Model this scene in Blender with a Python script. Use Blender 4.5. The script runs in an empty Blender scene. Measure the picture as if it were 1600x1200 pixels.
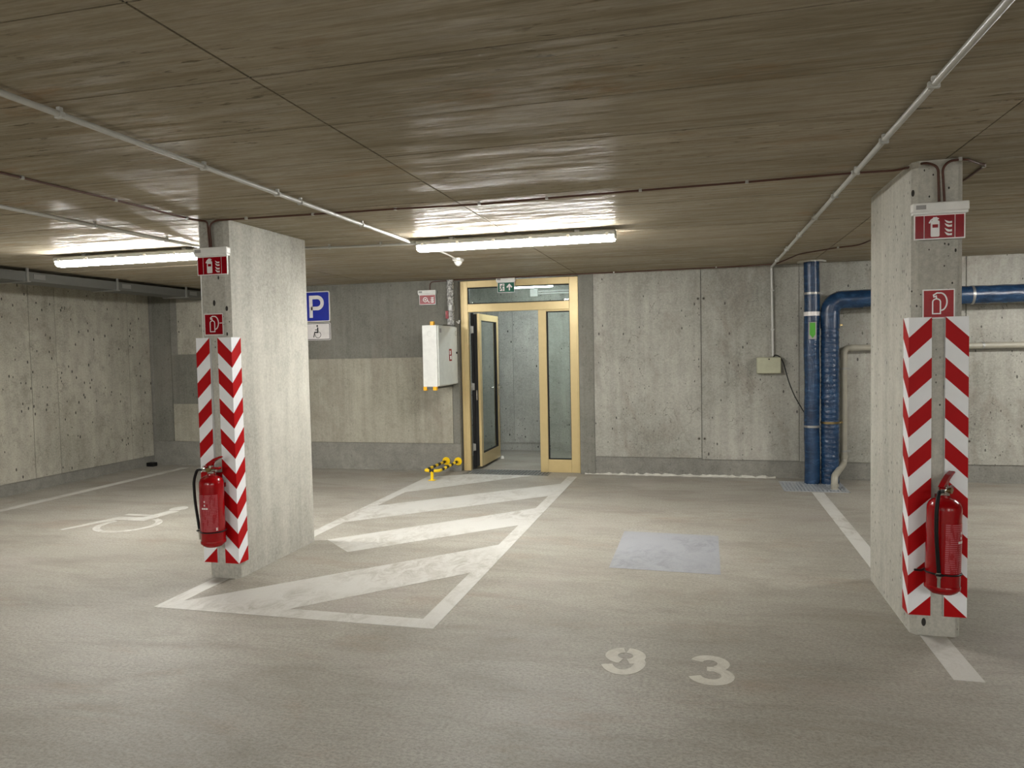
import bpy, bmesh, math, random
from mathutils import Vector, Matrix
random.seed(7)
C = bpy.context.scene.collection
SC = bpy.context.scene

# ---------------------------------------------------------------- camera, world, exposure
cam = bpy.data.objects.new('camera', bpy.data.cameras.new('camera'))
C.objects.link(cam)
cam.data.sensor_fit = 'HORIZONTAL'; cam.data.sensor_width = 36.0; cam.data.lens = 25.911
cam.data.clip_start = 0.05; cam.data.clip_end = 100
_r = Vector((0.96908137, 0.24595132, -0.01972907)); _u = Vector((0.00820736, 0.04778291, 0.99882403)); _f = Vector((-0.24660480, 0.96810368, -0.04428691))
cam.matrix_world = Matrix(((_r.x, _u.x, -_f.x, 0), (_r.y, _u.y, -_f.y, 0), (_r.z, _u.z, -_f.z, 1.5553), (0, 0, 0, 1)))
SC.camera = cam
wd = bpy.data.worlds.new('world'); SC.world = wd; wd.use_nodes = True
wd.node_tree.nodes['Background'].inputs[0].default_value = (0.9, 0.95, 1, 1)
wd.node_tree.nodes['Background'].inputs[1].default_value = 0.02
SC.view_settings.view_transform = 'Standard'; SC.view_settings.look = 'None'
SC.view_settings.gamma = 1; SC.view_settings.use_curve_mapping = False
SC.view_settings.exposure = 1.62
LAMP = 55.0        # emission of the garage tubes
LAMP_VEST = 42.0    # emission of the vestibule tube

# ---------------------------------------------------------------- materials
def lin(r, g, b):
    f = lambda c: (c/255/12.92) if c/255 <= 0.04045 else ((c/255+0.055)/1.055)**2.4
    return (f(r), f(g), f(b), 1)

class NT:
    def __init__(s, name):
        s.m = bpy.data.materials.new(name); s.m.use_nodes = True
        s.n = s.m.node_tree.nodes; s.l = s.m.node_tree.links
        s.b = s.n['Principled BSDF']
    def add(s, t, **kw):
        n = s.n.new(t)
        for k, v in kw.items(): setattr(n, k, v)
        return n
    def put(s, sock, v):
        if hasattr(v, 'default_value') or hasattr(v, 'is_linked'): s.l.new(v, sock)
        else: sock.default_value = v
    def pos(s, scale=(1, 1, 1), obj=False):
        if obj: src = s.add('ShaderNodeTexCoord').outputs['Object']
        else: src = s.add('ShaderNodeNewGeometry').outputs['Position']
        mp = s.add('ShaderNodeMapping'); s.l.new(src, mp.inputs[0]); mp.inputs['Scale'].default_value = scale
        return mp.outputs[0]
    def noise(s, vec, scale, detail=4, rough=0.55, dist=0):
        n = s.add('ShaderNodeTexNoise'); s.l.new(vec, n.inputs['Vector'])
        n.inputs['Scale'].default_value = scale; n.inputs['Detail'].default_value = detail
        n.inputs['Roughness'].default_value = rough; n.inputs['Distortion'].default_value = dist
        return n.outputs[0]
    def ramp(s, fac, a, b, ca=(0, 0, 0, 1), cb=(1, 1, 1, 1)):
        n = s.add('ShaderNodeValToRGB'); s.l.new(fac, n.inputs[0])
        e = n.color_ramp.elements; e[0].position = a; e[1].position = b; e[0].color = ca; e[1].color = cb
        return n.outputs[0]
    def mix(s, fac, a, b, mode='MIX'):
        n = s.add('ShaderNodeMix', data_type='RGBA', blend_type=mode)
        s.put(n.inputs[0], fac); s.put(n.inputs[6], a); s.put(n.inputs[7], b)
        return n.outputs[2]
    def math(s, op, a, b):
        n = s.add('ShaderNodeMath', operation=op); s.put(n.inputs[0], a); s.put(n.inputs[1], b)
        return n.outputs[0]
    def bump(s, h, strength, dist=0.01, prev=None):
        n = s.add('ShaderNodeBump'); s.l.new(h, n.inputs['Height'])
        n.inputs['Strength'].default_value = strength; n.inputs['Distance'].default_value = dist
        if prev: s.l.new(prev, n.inputs['Normal'])
        return n.outputs[0]

def plain(name, col, rough=0.5, metal=0.0, coat=0.0, spec=0.5, var=0.06, bumpy=0, bscale=30):
    """solid colour with slight procedural tone variation"""
    t = NT(name); v = t.pos(obj=True)
    n = t.noise(v, 14, 3)
    d = tuple(c*(1-var*2) for c in col[:3])+(1,)
    t.put(t.b.inputs['Base Color'], t.mix(t.ramp(n, 0.3, 0.7), d, col))
    t.b.inputs['Roughness'].default_value = rough; t.b.inputs['Metallic'].default_value = metal
    t.b.inputs['Coat Weight'].default_value = coat; t.b.inputs['Specular IOR Level'].default_value = spec
    if bumpy: t.put(t.b.inputs['Normal'], t.bump(t.noise(v, bscale, 2), bumpy, 0.004))
    return t.m

def concrete(name, dark, light, streak=(1, 1, 1), stretch=14, pores=0.5, rough=0.75, warm=None, mottle=0.35, spec=0.3, stain=0.0, cracks=0.0, psize=0.20):
    """cast concrete: cloudy tone, board streaks along one axis, air pores"""
    t = NT(name); v = t.pos(); vs = t.pos(streak)
    col = t.mix(t.ramp(t.noise(v, 0.9, 5, 0.6), 0.32, 0.68), dark, light)
    st = t.noise(vs, stretch, 5, 0.65)
    col = t.mix(t.ramp(st, 0.3, 0.7), col, t.mix(0.34, col, (0.03, 0.028, 0.024, 1)))
    blot = t.noise(v, 7, 6, 0.7)
    col = t.mix(t.math('MULTIPLY', t.ramp(blot, 0.5, 0.72), mottle), col, tuple(c*0.5 for c in dark[:3])+(1,))
    fine = t.noise(v, 55, 4, 0.7)
    col = t.mix(t.math('MULTIPLY', t.ramp(fine, 0.35, 0.75), 0.3), col, tuple(min(1, c*1.5) for c in light[:3])+(1,))
    if warm:
        w = t.noise(t.pos((0.6, 1.3, 1)), 1.1, 5, 0.7)
        col = t.mix(t.math('MULTIPLY', t.ramp(w, 0.52, 0.75), 0.5), col, warm)
    def holes(scale, size, pw, str_):
        vo = t.add('ShaderNodeTexVoronoi'); t.l.new(t.pos(str_), vo.inputs['Vector']); vo.inputs['Scale'].default_value = scale
        sep = t.add('ShaderNodeSeparateColor'); t.l.new(vo.outputs['Color'], sep.inputs[0])
        lim = t.math('MULTIPLY', t.math('POWER', sep.outputs[0], pw), size)
        return t.math('LESS_THAN', vo.outputs['Distance'], lim)
    pm = t.noise(v, 1.7, 3)
    pore = t.math('MAXIMUM', holes(20, psize, 3.5, (1, 1, 0.5)), t.math('MULTIPLY', holes(55, 0.30, 5.0, (1, 1, 0.7)), t.ramp(pm, 0.45, 0.55)))
    col = t.mix(t.math('MULTIPLY', pore, pores), col, (0.03, 0.028, 0.025, 1))
    if stain:
        sn = t.noise(t.pos((1.3, 1, 0.7)), 1.5, 6, 0.7, 0.8)
        col = t.mix(t.math('MULTIPLY', t.ramp(sn, 0.50, 0.74), stain), col, lin(112, 100, 90))
    if cracks:
        dv = t.add('ShaderNodeVectorMath', operation='ADD'); nz = t.add('ShaderNodeTexNoise'); nz.inputs['Scale'].default_value = 4; t.l.new(v, nz.inputs['Vector']); nz.inputs['Detail'].default_value = 5
        sc_ = t.add('ShaderNodeVectorMath', operation='SCALE'); t.l.new(nz.outputs['Color'], sc_.inputs[0]); sc_.inputs['Scale'].default_value = 0.35
        t.l.new(t.pos((1, 1, 0.55)), dv.inputs[0]); t.l.new(sc_.outputs[0], dv.inputs[1])
        ve = t.add('ShaderNodeTexVoronoi', feature='DISTANCE_TO_EDGE'); t.l.new(dv.outputs[0], ve.inputs['Vector']); ve.inputs['Scale'].default_value = 4.5
        line = t.ramp(ve.outputs['Distance'], 0.004, 0.012, (1, 1, 1, 1), (0, 0, 0, 1))
        msk = t.ramp(t.noise(v, 2.2, 4, 0.7), 0.54, 0.60)
        col = t.mix(t.math('MULTIPLY', t.math('MULTIPLY', line, msk), cracks), col, lin(78, 74, 66))
    t.put(t.b.inputs['Base Color'], col)
    t.put(t.b.inputs['Roughness'], t.math('ADD', t.math('MULTIPLY', st, 0.2), rough-0.1))
    t.b.inputs['Specular IOR Level'].default_value = spec
    b = t.bump(st, 0.25, 0.004); b = t.bump(fine, 0.25, 0.002, b)
    inv = t.math('SUBTRACT', 1.0, pore)
    t.put(t.b.inputs['Normal'], t.bump(inv, 0.35*pores, 0.004, b))
    return t.m

M = {}
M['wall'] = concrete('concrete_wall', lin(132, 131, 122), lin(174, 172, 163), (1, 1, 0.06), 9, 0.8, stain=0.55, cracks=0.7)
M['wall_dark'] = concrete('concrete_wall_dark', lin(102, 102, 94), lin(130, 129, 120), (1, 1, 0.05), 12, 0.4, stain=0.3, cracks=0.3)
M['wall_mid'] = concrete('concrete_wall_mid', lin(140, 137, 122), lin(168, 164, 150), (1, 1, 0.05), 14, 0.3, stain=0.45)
M['kicker'] = concrete('concrete_kicker', lin(112, 111, 104), lin(140, 138, 130), (1, 1, 1), 8, 0.3)
M['wall_left'] = concrete('concrete_wall_left', lin(144, 141, 128), lin(180, 176, 163), (1, 1, 0.15), 6, 0.9, mottle=0.7, stain=0.3, cracks=0.5)
M['column'] = concrete('concrete_column', lin(165, 164, 155), lin(198, 196, 186), (1, 1, 0.08), 8, 1.0, mottle=0.25, psize=0.30, stain=0.15)
M['vest'] = concrete('concrete_vestibule', lin(140, 141, 134), lin(180, 180, 172), (1, 1, 0.08), 8, 1.0, mottle=0.5)

def ceiling_mat():
    t = NT('concrete_ceiling'); v = t.pos(); g = t.pos((0.05, 1, 1))
    oi = t.add('ShaderNodeObjectInfo').outputs['Random']
    col = t.mix(t.ramp(t.noise(v, 0.7, 5, 0.6), 0.3, 0.7), lin(166, 155, 134), lin(194, 183, 162))
    col = t.mix(t.math('MULTIPLY', oi, 0.25), col, lin(150, 140, 118))
    gr = t.noise(g, 46, 6, 0.85)
    col = t.mix(t.ramp(gr, 0.3, 0.7), t.mix(0.45, col, (0.02, 0.018, 0.014, 1)), t.mix(0.16, col, (0.5, 0.47, 0.4, 1)))
    rust = t.noise(t.pos((0.7, 1.5, 1)), 1.6, 6, 0.75)
    col = t.mix(t.math('MULTIPLY', t.ramp(rust, 0.57, 0.76), 0.6), col, lin(150, 108, 58))
    sp = t.noise(t.pos((0.22, 1, 1)), 34, 4, 0.65); sm = t.noise(v, 1.3, 3)
    spk = t.math('MULTIPLY', t.ramp(sp, 0.60, 0.66), t.ramp(sm, 0.42, 0.58))
    col = t.mix(t.math('MULTIPLY', spk, 0.6), col, lin(58, 50, 38))
    t.put(t.b.inputs['Base Color'], col)
    gb = t.noise(t.pos((0.07, 1, 1)), 13, 5, 0.75)
    col = t.mix(t.math('MULTIPLY', t.ramp(gb, 0.52, 0.64), 0.35), col, lin(112, 102, 82))
    t.put(t.b.inputs['Base Color'], col)
    rg = t.math('MAXIMUM', t.ramp(gb, 0.47, 0.60), t.ramp(gr, 0.52, 0.66))
    t.put(t.b.inputs['Roughness'], t.math('ADD', t.math('MULTIPLY', rg, 0.4), 0.28))
    brk = t.noise(t.pos((0.35, 1, 1)), 22, 5, 0.8)
    t.put(t.b.inputs['Specular IOR Level'], t.math('MULTIPLY', t.math('MULTIPLY', t.ramp(gr, 0.36, 0.58), t.ramp(brk, 0.36, 0.60)), 0.5))
    b = t.bump(gr, 0.12, 0.004)
    nrm = t.bump(t.noise(v, 60, 3), 0.12, 0.002, b)
    t.put(t.b.inputs['Normal'], nrm)
    t.b.inputs['IOR'].default_value = 1.33
    # matt, rougher board lines between the smooth cement skin
    df = t.add('ShaderNodeBsdfDiffuse'); t.put(df.inputs['Color'], col); t.put(df.inputs['Normal'], nrm)
    ms = t.add('ShaderNodeMixShader'); skin = t.noise(t.pos((0.10, 1, 1)), 20, 6, 0.85)
    t.put(ms.inputs[0], t.math('ADD', t.math('MULTIPLY', t.math('MAXIMUM', t.ramp(skin, 0.44, 0.54), t.ramp(gb, 0.47, 0.58)), 0.66), 0.32))
    t.l.new(t.b.outputs[0], ms.inputs[1]); t.l.new(df.outputs[0], ms.inputs[2])
    t.l.new(ms.outputs[0], t.n['Material Output'].inputs['Surface'])
    return t.m
M['ceiling'] = ceiling_mat()
M['joint'] = plain('ceiling_joint', lin(58, 52, 42), 0.9)

def floor_mat():
    t = NT('concrete_floor'); v = t.pos(); s = t.pos((0.35, 1, 1))
    col = t.mix(t.ramp(t.noise(v, 0.55, 5, 0.6), 0.3, 0.7), lin(147, 143, 133), lin(176, 172, 161))
    sw = t.noise(s, 2.6, 7, 0.72, 0.6)
    col = t.mix(t.math('MULTIPLY', t.ramp(sw, 0.46, 0.70), 0.5), col, lin(118, 110, 96))
    br = t.noise(t.pos((0.5, 1.2, 1)), 1.9, 6, 0.7, 0.4)
    col = t.mix(t.math('MULTIPLY', t.ramp(br, 0.55, 0.78), 0.5), col, lin(146, 118, 92))
    fine = t.noise(t.pos((0.7, 1, 1)), 75, 6, 0.9)
    col = t.mix(t.math('MULTIPLY', t.ramp(fine, 0.44, 0.62), 0.7), col, lin(96, 92, 84))
    purp = t.noise(v, 0.8, 4, 0.6, 0.5)
    col = t.mix(t.math('MULTIPLY', t.ramp(purp, 0.55, 0.72), 0.35), col, lin(160, 150, 146))
    mid = t.noise(t.pos((0.25, 1, 1)), 16, 6, 0.8, 0.3)
    col = t.mix(t.math('MULTIPLY', t.ramp(mid, 0.5, 0.68), 0.35), col, lin(120, 113, 102))
    dust = t.noise(t.pos((4, 1.1, 1)), 5, 5, 0.8, 1.5)
    col = t.mix(t.math('MULTIPLY', t.ramp(dust, 0.66, 0.76), 0.4), col, lin(205, 202, 192))
    t.put(t.b.inputs['Base Color'], col)
    t.put(t.b.inputs['Roughness'], t.math('ADD', t.math('MULTIPLY', sw, 0.3), 0.38))
    t.b.inputs['Specular IOR Level'].default_value = 0.4
    b = t.bump(fine, 0.3, 0.003); t.put(t.b.inputs['Normal'], t.bump(sw, 0.12, 0.006, b))
    return t.m
M['floor'] = floor_mat()

def paint_mat(name, col, under, worn=0.5):
    t = NT(name); v = t.pos()
    a = t.noise(t.pos((1, 0.6, 1)), 9, 7, 0.8, 0.8); b_ = t.noise(v, 1.3, 4); f = t.noise(v, 80, 3, 0.7)
    wear = t.math('MULTIPLY', t.ramp(a, 0.44, 0.62), t.ramp(b_, 0.38, 0.60))
    c = t.mix(t.math('MULTIPLY', wear, worn), col, under)
    c = t.mix(t.math('MULTIPLY', t.ramp(f, 0.45, 0.7), 0.18), c, under)
    t.put(t.b.inputs['Base Color'], c); t.b.inputs['Roughness'].default_value = 0.6
    return t.m
M['paint'] = paint_mat('white_road_paint', lin(186, 185, 179), lin(150, 145, 134), 0.9)
M['paint_worn'] = paint_mat('worn_road_paint', lin(194, 191, 180), lin(160, 155, 143), 0.9)
M['patch'] = paint_mat('blue_grey_floor_coat', lin(148, 150, 154), lin(120, 122, 126), 0.7)

M['white'] = plain('white_plastic', lin(226, 226, 222), 0.4)
M['offwhite'] = plain('white_steel', lin(222, 223, 218), 0.3)
M['cabgrey'] = plain('light_grey_steel', lin(205, 207, 200), 0.3)
M['red_sign'] = plain('red_sign_face', lin(140, 2, 18), 0.2, spec=0.15)
M['red_film'] = plain('red_reflective_film', lin(158, 4, 16), 0.3, spec=0.2, bumpy=0.5, bscale=90)
M['sign_white'] = plain('white_sign_print', lin(226, 222, 220), 0.3)
M['red_stripe'] = plain('red_stripe_film', lin(172, 4, 10), 0.5, var=0.02, spec=0.15)
M['foam'] = plain('white_guard_foam', lin(236, 238, 241), 0.45, var=0.02, spec=0.3)
M['ext_red'] = plain('red_enamel', lin(146, 2, 10), 0.2, coat=0.15, var=0.02, spec=0.3)
M['black'] = plain('black_rubber', lin(16, 16, 16), 0.5, spec=0.25)
M['black_gap'] = plain('black_gasket', lin(14, 14, 14), 0.7)
M['chrome'] = plain('chrome', lin(200, 198, 190), 0.2, metal=1)
M['brass'] = plain('brass', lin(150, 132, 92), 0.3, metal=1)
M['steel'] = plain('galvanised_steel', lin(158, 158, 154), 0.42, metal=0.7)
M['tray'] = plain('grey_galvanised_tray', lin(98, 98, 93), 0.55, metal=0.2)
M['conduit'] = plain('grey_pvc_conduit', lin(186, 186, 180), 0.35)
M['cable'] = plain('brown_cable', lin(84, 48, 34), 0.5)
M['blue_sign'] = plain('blue_sign_face', lin(10, 36, 152), 0.35)
M['black_print'] = plain('black_print', lin(18, 18, 20), 0.5)
M['green_sign'] = plain('green_sign_face', lin(4, 88, 66), 0.25)
M['yellow'] = plain('yellow_paint', lin(246, 206, 8), 0.3)
M['orange'] = plain('yellow_corner_cap', lin(244, 178, 12), 0.4)
M['gold'] = plain('gold_anodised_frame', lin(196, 175, 126), 0.32, metal=0.25, var=0.03)
M['boxgrey'] = plain('olive_grey_box', lin(164, 164, 140), 0.45)
M['greypipe'] = plain('grey_pvc_pipe', lin(158, 154, 140), 0.4)
M['grate'] = plain('grey_grating', lin(176, 180, 184), 0.5, metal=0.4)
M['grate_dark'] = plain('dark_grating', lin(120, 122, 120), 0.5, metal=0.4)
M['pit'] = plain('dark_pit', lin(40, 42, 44), 0.9)
M['green_arrow'] = plain('green_sticker', lin(74, 158, 40), 0.5)
M['mortar'] = plain('white_mortar', lin(196, 194, 184), 0.9, bumpy=0.6)
M['sensor'] = plain('sensor_white', lin(232, 230, 222), 0.35)
M['lamp_body'] = plain('grey_lamp_body', lin(168, 168, 164), 0.5)
M['sticker'] = plain('grey_sticker', lin(150, 148, 146), 0.5)

def glass_mat():
    t = NT('clear_glass'); t.b.inputs['Base Color'].default_value = (0.82, 0.88, 0.84, 1)
    t.b.inputs['Roughness'].default_value = 0.02
    t.b.inputs['Transmission Weight'].default_value = 1.0; t.b.inputs['IOR'].default_value = 1.45
    v = t.noise(t.pos(obj=True), 3, 2); t.put(t.b.inputs['Roughness'], t.math('MULTIPLY', v, 0.05))
    return t.m
M['glass'] = glass_mat()

def emit(name, col, s):
    t = NT(name); t.b.inputs['Base Color'].default_value = col
    t.b.inputs['Emission Color'].default_value = col; t.b.inputs['Emission Strength'].default_value = s
    n = t.noise(t.pos(obj=True), 2, 1); t.put(t.b.inputs['Roughness'], t.math('ADD', t.math('MULTIPLY', n, 0.05), 0.3))
    return t.m
M['tube'] = emit('lit_diffuser', (1, 0.982, 0.945, 1), LAMP)
M['tube_cool'] = emit('lit_cool_diffuser', (0.88, 0.97, 1, 1), LAMP_VEST)

def wrap_mat(name, rings):
    """blue plastic film wrapped round pipe insulation"""
    t = NT(name); v = t.pos((1, 1, 1)); f = t.noise(t.pos((0.35, 0.35, 1)), 26, 4, 0.7, 0.6)
    col = t.mix(t.ramp(t.noise(v, 6, 4), 0.3, 0.7), lin(14, 36, 62), lin(30, 60, 92))
    col = t.mix(t.math('MULTIPLY', t.ramp(f, 0.5, 0.7), 0.5), col, lin(58, 92, 126))
    t.put(t.b.inputs['Base Color'], col); t.b.inputs['Roughness'].default_value = 0.27
    t.put(t.b.inputs['Normal'], t.bump(f, 0.6*rings, 0.012))
    return t.m
M['wrap'] = wrap_mat('blue_wrap', 0.5)
M['wrap_ring'] = wrap_mat('blue_wrap_ringed', 1.0)

def foil_mat():
    t = NT('crinkled_foil'); n = t.noise(t.pos(), 34, 5, 0.8)
    t.put(t.b.inputs['Base Color'], t.mix(t.ramp(n, 0.42, 0.58), (0.22, 0.22, 0.21, 1), (0.97, 0.97, 0.95, 1)))  # sparkle of the crinkles painted into the base colour, bright glints against dark folds
    t.b.inputs['Metallic'].default_value = 0.35; t.b.inputs['Roughness'].default_value = 0.25
    t.put(t.b.inputs['Normal'], t.bump(n, 1.0, 0.02)); return t.m
M['foil'] = foil_mat()

def label_mat():
    t = NT('extinguisher_label_print')
    z = t.add('ShaderNodeSeparateXYZ'); t.l.new(t.add('ShaderNodeTexCoord').outputs['Object'], z.inputs[0])
    w = t.math('FRACT', t.math('MULTIPLY', z.outputs[2], 95), 0.0)
    line = t.math('GREATER_THAN', w, 0.55)
    brk = t.math('GREATER_THAN', t.noise(t.pos((1, 1, 0.2), obj=True), 90, 2), 0.44)
    c = t.mix(t.math('MULTIPLY', t.math('MULTIPLY', line, brk), 0.32), lin(150, 8, 24), lin(228, 150, 160))
    t.put(t.b.inputs['Base Color'], c); t.b.inputs['Roughness'].default_value = 0.3; return t.m
M['label'] = label_mat()

# ---------------------------------------------------------------- geometry helpers
ROOT = {}
def obj(name, verts, faces, mat, parent=None, smooth=False, world=True, loc=None):
    """link one mesh object; world coordinates are made local to the thing's own origin"""
    vs = [Vector(v) for v in verts]
    if parent is None:
        if loc is None:
            xs = [v.x for v in vs]; ys = [v.y for v in vs]; zs = [v.z for v in vs]
            loc = Vector(((min(xs)+max(xs))/2, (min(ys)+max(ys))/2, min(zs)))
        off = Vector(loc)
    else: off = ROOT[parent.name]
    if not world: off = Vector((0, 0, 0))
    me = bpy.data.meshes.new(name)
    me.from_pydata([tuple(v-off) for v in vs], [], faces)
    bm = bmesh.new(); bm.from_mesh(me); bmesh.ops.recalc_face_normals(bm, faces=bm.faces); bm.to_mesh(me); bm.free()
    if smooth:
        for p_ in me.polygons: p_.use_smooth = True
        me.set_sharp_from_angle(angle=math.radians(40))
    me.materials.append(M[mat] if isinstance(mat, str) else mat)
    o = bpy.data.objects.new(name, me); C.objects.link(o)
    if parent is None: o.location = loc; ROOT[o.name] = Vector(loc)
    else: o.parent = parent; ROOT[o.name] = ROOT[parent.name]
    return o
def thing(name, label, cat, loc, group=None, kind=None):
    o = bpy.data.objects.new(name, None); C.objects.link(o); o.location = loc; o.empty_display_size = 0.1
    ROOT[o.name] = Vector(loc)
    return tag(o, label, cat, group, kind)
def tag(o, label=None, cat=None, group=None, kind=None):
    if label: o['label'] = label
    if cat: o['category'] = cat
    if group: o['group'] = group
    if kind: o['kind'] = kind
    return o
def join(*geos):
    V, F = [], []
    for v, f in geos:
        k = len(V); V += list(v); F += [tuple(i+k for i in q) for q in f]
    return V, F
def g_box(x0, x1, y0, y1, z0, z1, bev=0):
    if not bev:
        v = [(x, y, z) for z in (z0, z1) for y in (y0, y1) for x in (x0, x1)]
        return v, [(0, 2, 3, 1), (4, 5, 7, 6), (0, 1, 5, 4), (2, 6, 7, 3), (0, 4, 6, 2), (1, 3, 7, 5)]
    bm = bmesh.new()
    bmesh.ops.create_cube(bm, size=1)
    for v in bm.verts: v.co = Vector(((x0+x1)/2+v.co.x*(x1-x0), (y0+y1)/2+v.co.y*(y1-y0), (z0+z1)/2+v.co.z*(z1-z0)))
    bmesh.ops.bevel(bm, geom=list(bm.edges), offset=bev, segments=2, profile=0.5, affect='EDGES')
    bm.verts.index_update()
    r = [tuple(v.co) for v in bm.verts], [tuple(v.index for v in f.verts) for f in bm.faces]
    bm.free(); return r
def box(name, b, mat, parent=None, bev=0, **kw):
    v, f = g_box(*b, bev=bev); return obj(name, v, f, mat, parent, **kw)
def rounded(pts, rad, seg=6):
    """round the corners of a 3-D polyline"""
    P = [Vector(p) for p in pts]; out = [P[0]]
    for i in range(1, len(P)-1):
        a = (P[i-1]-P[i]); b = (P[i+1]-P[i]); r = min(rad, a.length*0.49, b.length*0.49)
        A = P[i]+a.normalized()*r; B = P[i]+b.normalized()*r
        for k in range(seg+1):
            t = k/seg; out.append(A*(1-t)**2+P[i]*2*t*(1-t)+B*t*t)
    out.append(P[-1]); return out
def g_tube(pts, r, seg=12, cap=True, rfun=None):
    P = [Vector(p) for p in pts]; V, F = [], []
    n = len(P); T = []
    for i in range(n):
        d = (P[min(i+1, n-1)]-P[max(i-1, 0)]); T.append(d.normalized() if d.length > 1e-9 else Vector((0, 0, 1)))
    ref = Vector((0, 0, 1)) if abs(T[0].z) < 0.9 else Vector((1, 0, 0))
    N = (ref-T[0]*ref.dot(T[0])).normalized()
    for i in range(n):
        N = (N-T[i]*N.dot(T[i])).normalized(); B = T[i].cross(N)
        rr = (r[i] if isinstance(r, (list, tuple)) else r)
        for k in range(seg):
            a = 2*math.pi*k/seg; q = rr*(rfun(i, k) if rfun else 1)
            V.append(P[i]+N*math.cos(a)*q+B*math.sin(a)*q)
    for i in range(n-1):
        for k in range(seg):
            k2 = (k+1) % seg; F.append((i*seg+k, i*seg+k2, (i+1)*seg+k2, (i+1)*seg+k))
    if cap: F += [tuple(range(seg)), tuple(range((n-1)*seg, n*seg))]
    return V, F
def tube(name, pts, r, mat, parent=None, seg=12, **kw):
    v, f = g_tube(pts, r, seg); return obj(name, v, f, mat, parent, smooth=True, **kw)
def g_lathe(prof, center, seg=28):
    V, F = [], []; cx, cy, cz = center
    for r, z in prof:
        for k in range(seg):
            a = 2*math.pi*k/seg; V.append((cx+r*math.cos(a), cy+r*math.sin(a), cz+z))
    for i in range(len(prof)-1):
        for k in range(seg):
            k2 = (k+1) % seg; F.append((i*seg+k, i*seg+k2, (i+1)*seg+k2, (i+1)*seg+k))
    F += [tuple(range(seg)), tuple(range((len(prof)-1)*seg, len(prof)*seg))]
    return V, F
def g_poly(pts, fr, th, z0=0.0):
    """extruded 2-D outline; fr = (origin, ux, uy, n): thickness grows along n"""
    o, ux, uy, n = [Vector(a) for a in fr]; k = len(pts)
    V = [o+ux*p[0]+uy*p[1]+n*z0 for p in pts]+[o+ux*p[0]+uy*p[1]+n*(z0+th) for p in pts]
    F = [tuple(range(k)), tuple(range(2*k-1, k-1, -1))]+[(i, (i+1) % k, k+(i+1) % k, k+i) for i in range(k)]
    return V, F
def g_ribbon(pts, w, fr, th, z0=0.0, closed=False):
    """band of width w along a 2-D polyline"""
    o, ux, uy, n = [Vector(a) for a in fr]; P = [Vector((p[0], p[1])) for p in pts]; m = len(P); V, F = [], []
    ww = w if isinstance(w, (list, tuple)) else [w]*m
    for i in range(m):
        a = P[(i-1) % m] if (closed or i > 0) else None; b = P[(i+1) % m] if (closed or i < m-1) else None
        d1 = (P[i]-a).normalized() if a is not None else None; d2 = (b-P[i]).normalized() if b is not None else None
        d = ((d1 or d2)+(d2 or d1)); d = d.normalized() if d.length > 1e-6 else (d1 or d2)
        nn = Vector((-d.y, d.x)); c = 1.0
        if d1 is not None and d2 is not None: c = max(0.5, abs(nn.dot(Vector((-d1.y, d1.x)))))
        for sgn in (1, -1):
            q = P[i]+nn*sgn*ww[i]/2/c
            for h in (z0, z0+th): V.append(o+ux*q.x+uy*q.y+n*h)
    for i in range(m if closed else m-1):
        a = 4*i; b = 4*((i+1) % m)
        F += [(a+1, b+1, b+3, a+3), (a, a+2, b+2, b), (a, b, b+1, a+1), (a+2, a+3, b+3, b+2)]
    if not closed: F += [(0, 1, 3, 2), (4*m-4, 4*m-2, 4*m-1, 4*m-3)]
    return V, F
def arc(cx, cy, rx, ry, a0, a1, n=14):
    return [(cx+rx*math.cos(math.radians(a0+(a1-a0)*i/n)), cy+ry*math.sin(math.radians(a0+(a1-a0)*i/n))) for i in range(n+1)]
def rrect(x0, x1, y0, y1, r, n=5):
    return arc(x1-r, y1-r, r, r, 0, 90, n)+arc(x0+r, y1-r, r, r, 90, 180, n)+arc(x0+r, y0+r, r, r, 180, 270, n)+arc(x1-r, y0+r, r, r, 270, 360, n)
def part(name, g, mat, parent, smooth=False, label=None):
    o = obj(name, g[0], g[1], mat, parent, smooth=smooth)
    if label: o['label'] = label
    return o
FRONT = lambda x, y, z: ((x, y, z), (1, 0, 0), (0, 0, 1), (0, -1, 0))     # a face looking towards -Y
FLOOR = ((0, 0, 0), (1, 0, 0), (0, 1, 0), (0, 0, 1))

# ---------------------------------------------------------------- the setting
YW = 9.12; H = 2.5; XL = -7.75; XR = 9.0; YB = -9.0
def struct(o): o['kind'] = 'structure'; return o
# floor with pits under the two gratings left as shallow recesses
GD = (-2.95, -1.84, 8.93, 9.30); GP = (0.87, 1.53, 8.31, 8.92)
def floor_geo():
    xs = sorted({XL-0.3, GD[0], GD[1], GP[0], GP[1], XR+0.3}); ys = sorted({YB-0.3, GP[2], GP[3], GD[2], GD[3], 11.5})
    geos = []
    for i in range(len(xs)-1):
        for j in range(len(ys)-1):
            cx = (xs[i]+xs[i+1])/2; cy = (ys[j]+ys[j+1])/2
            hole = any(g[0] < cx < g[1] and g[2] < cy < g[3] for g in (GD, GP))
            geos.append(g_box(xs[i], xs[i+1], ys[j], ys[j+1], -0.2, -0.06 if hole else 0))
    return join(*geos)
g = floor_geo(); struct(obj('floor', g[0], g[1], 'floor', loc=(0, 0, -0.2)))

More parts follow.
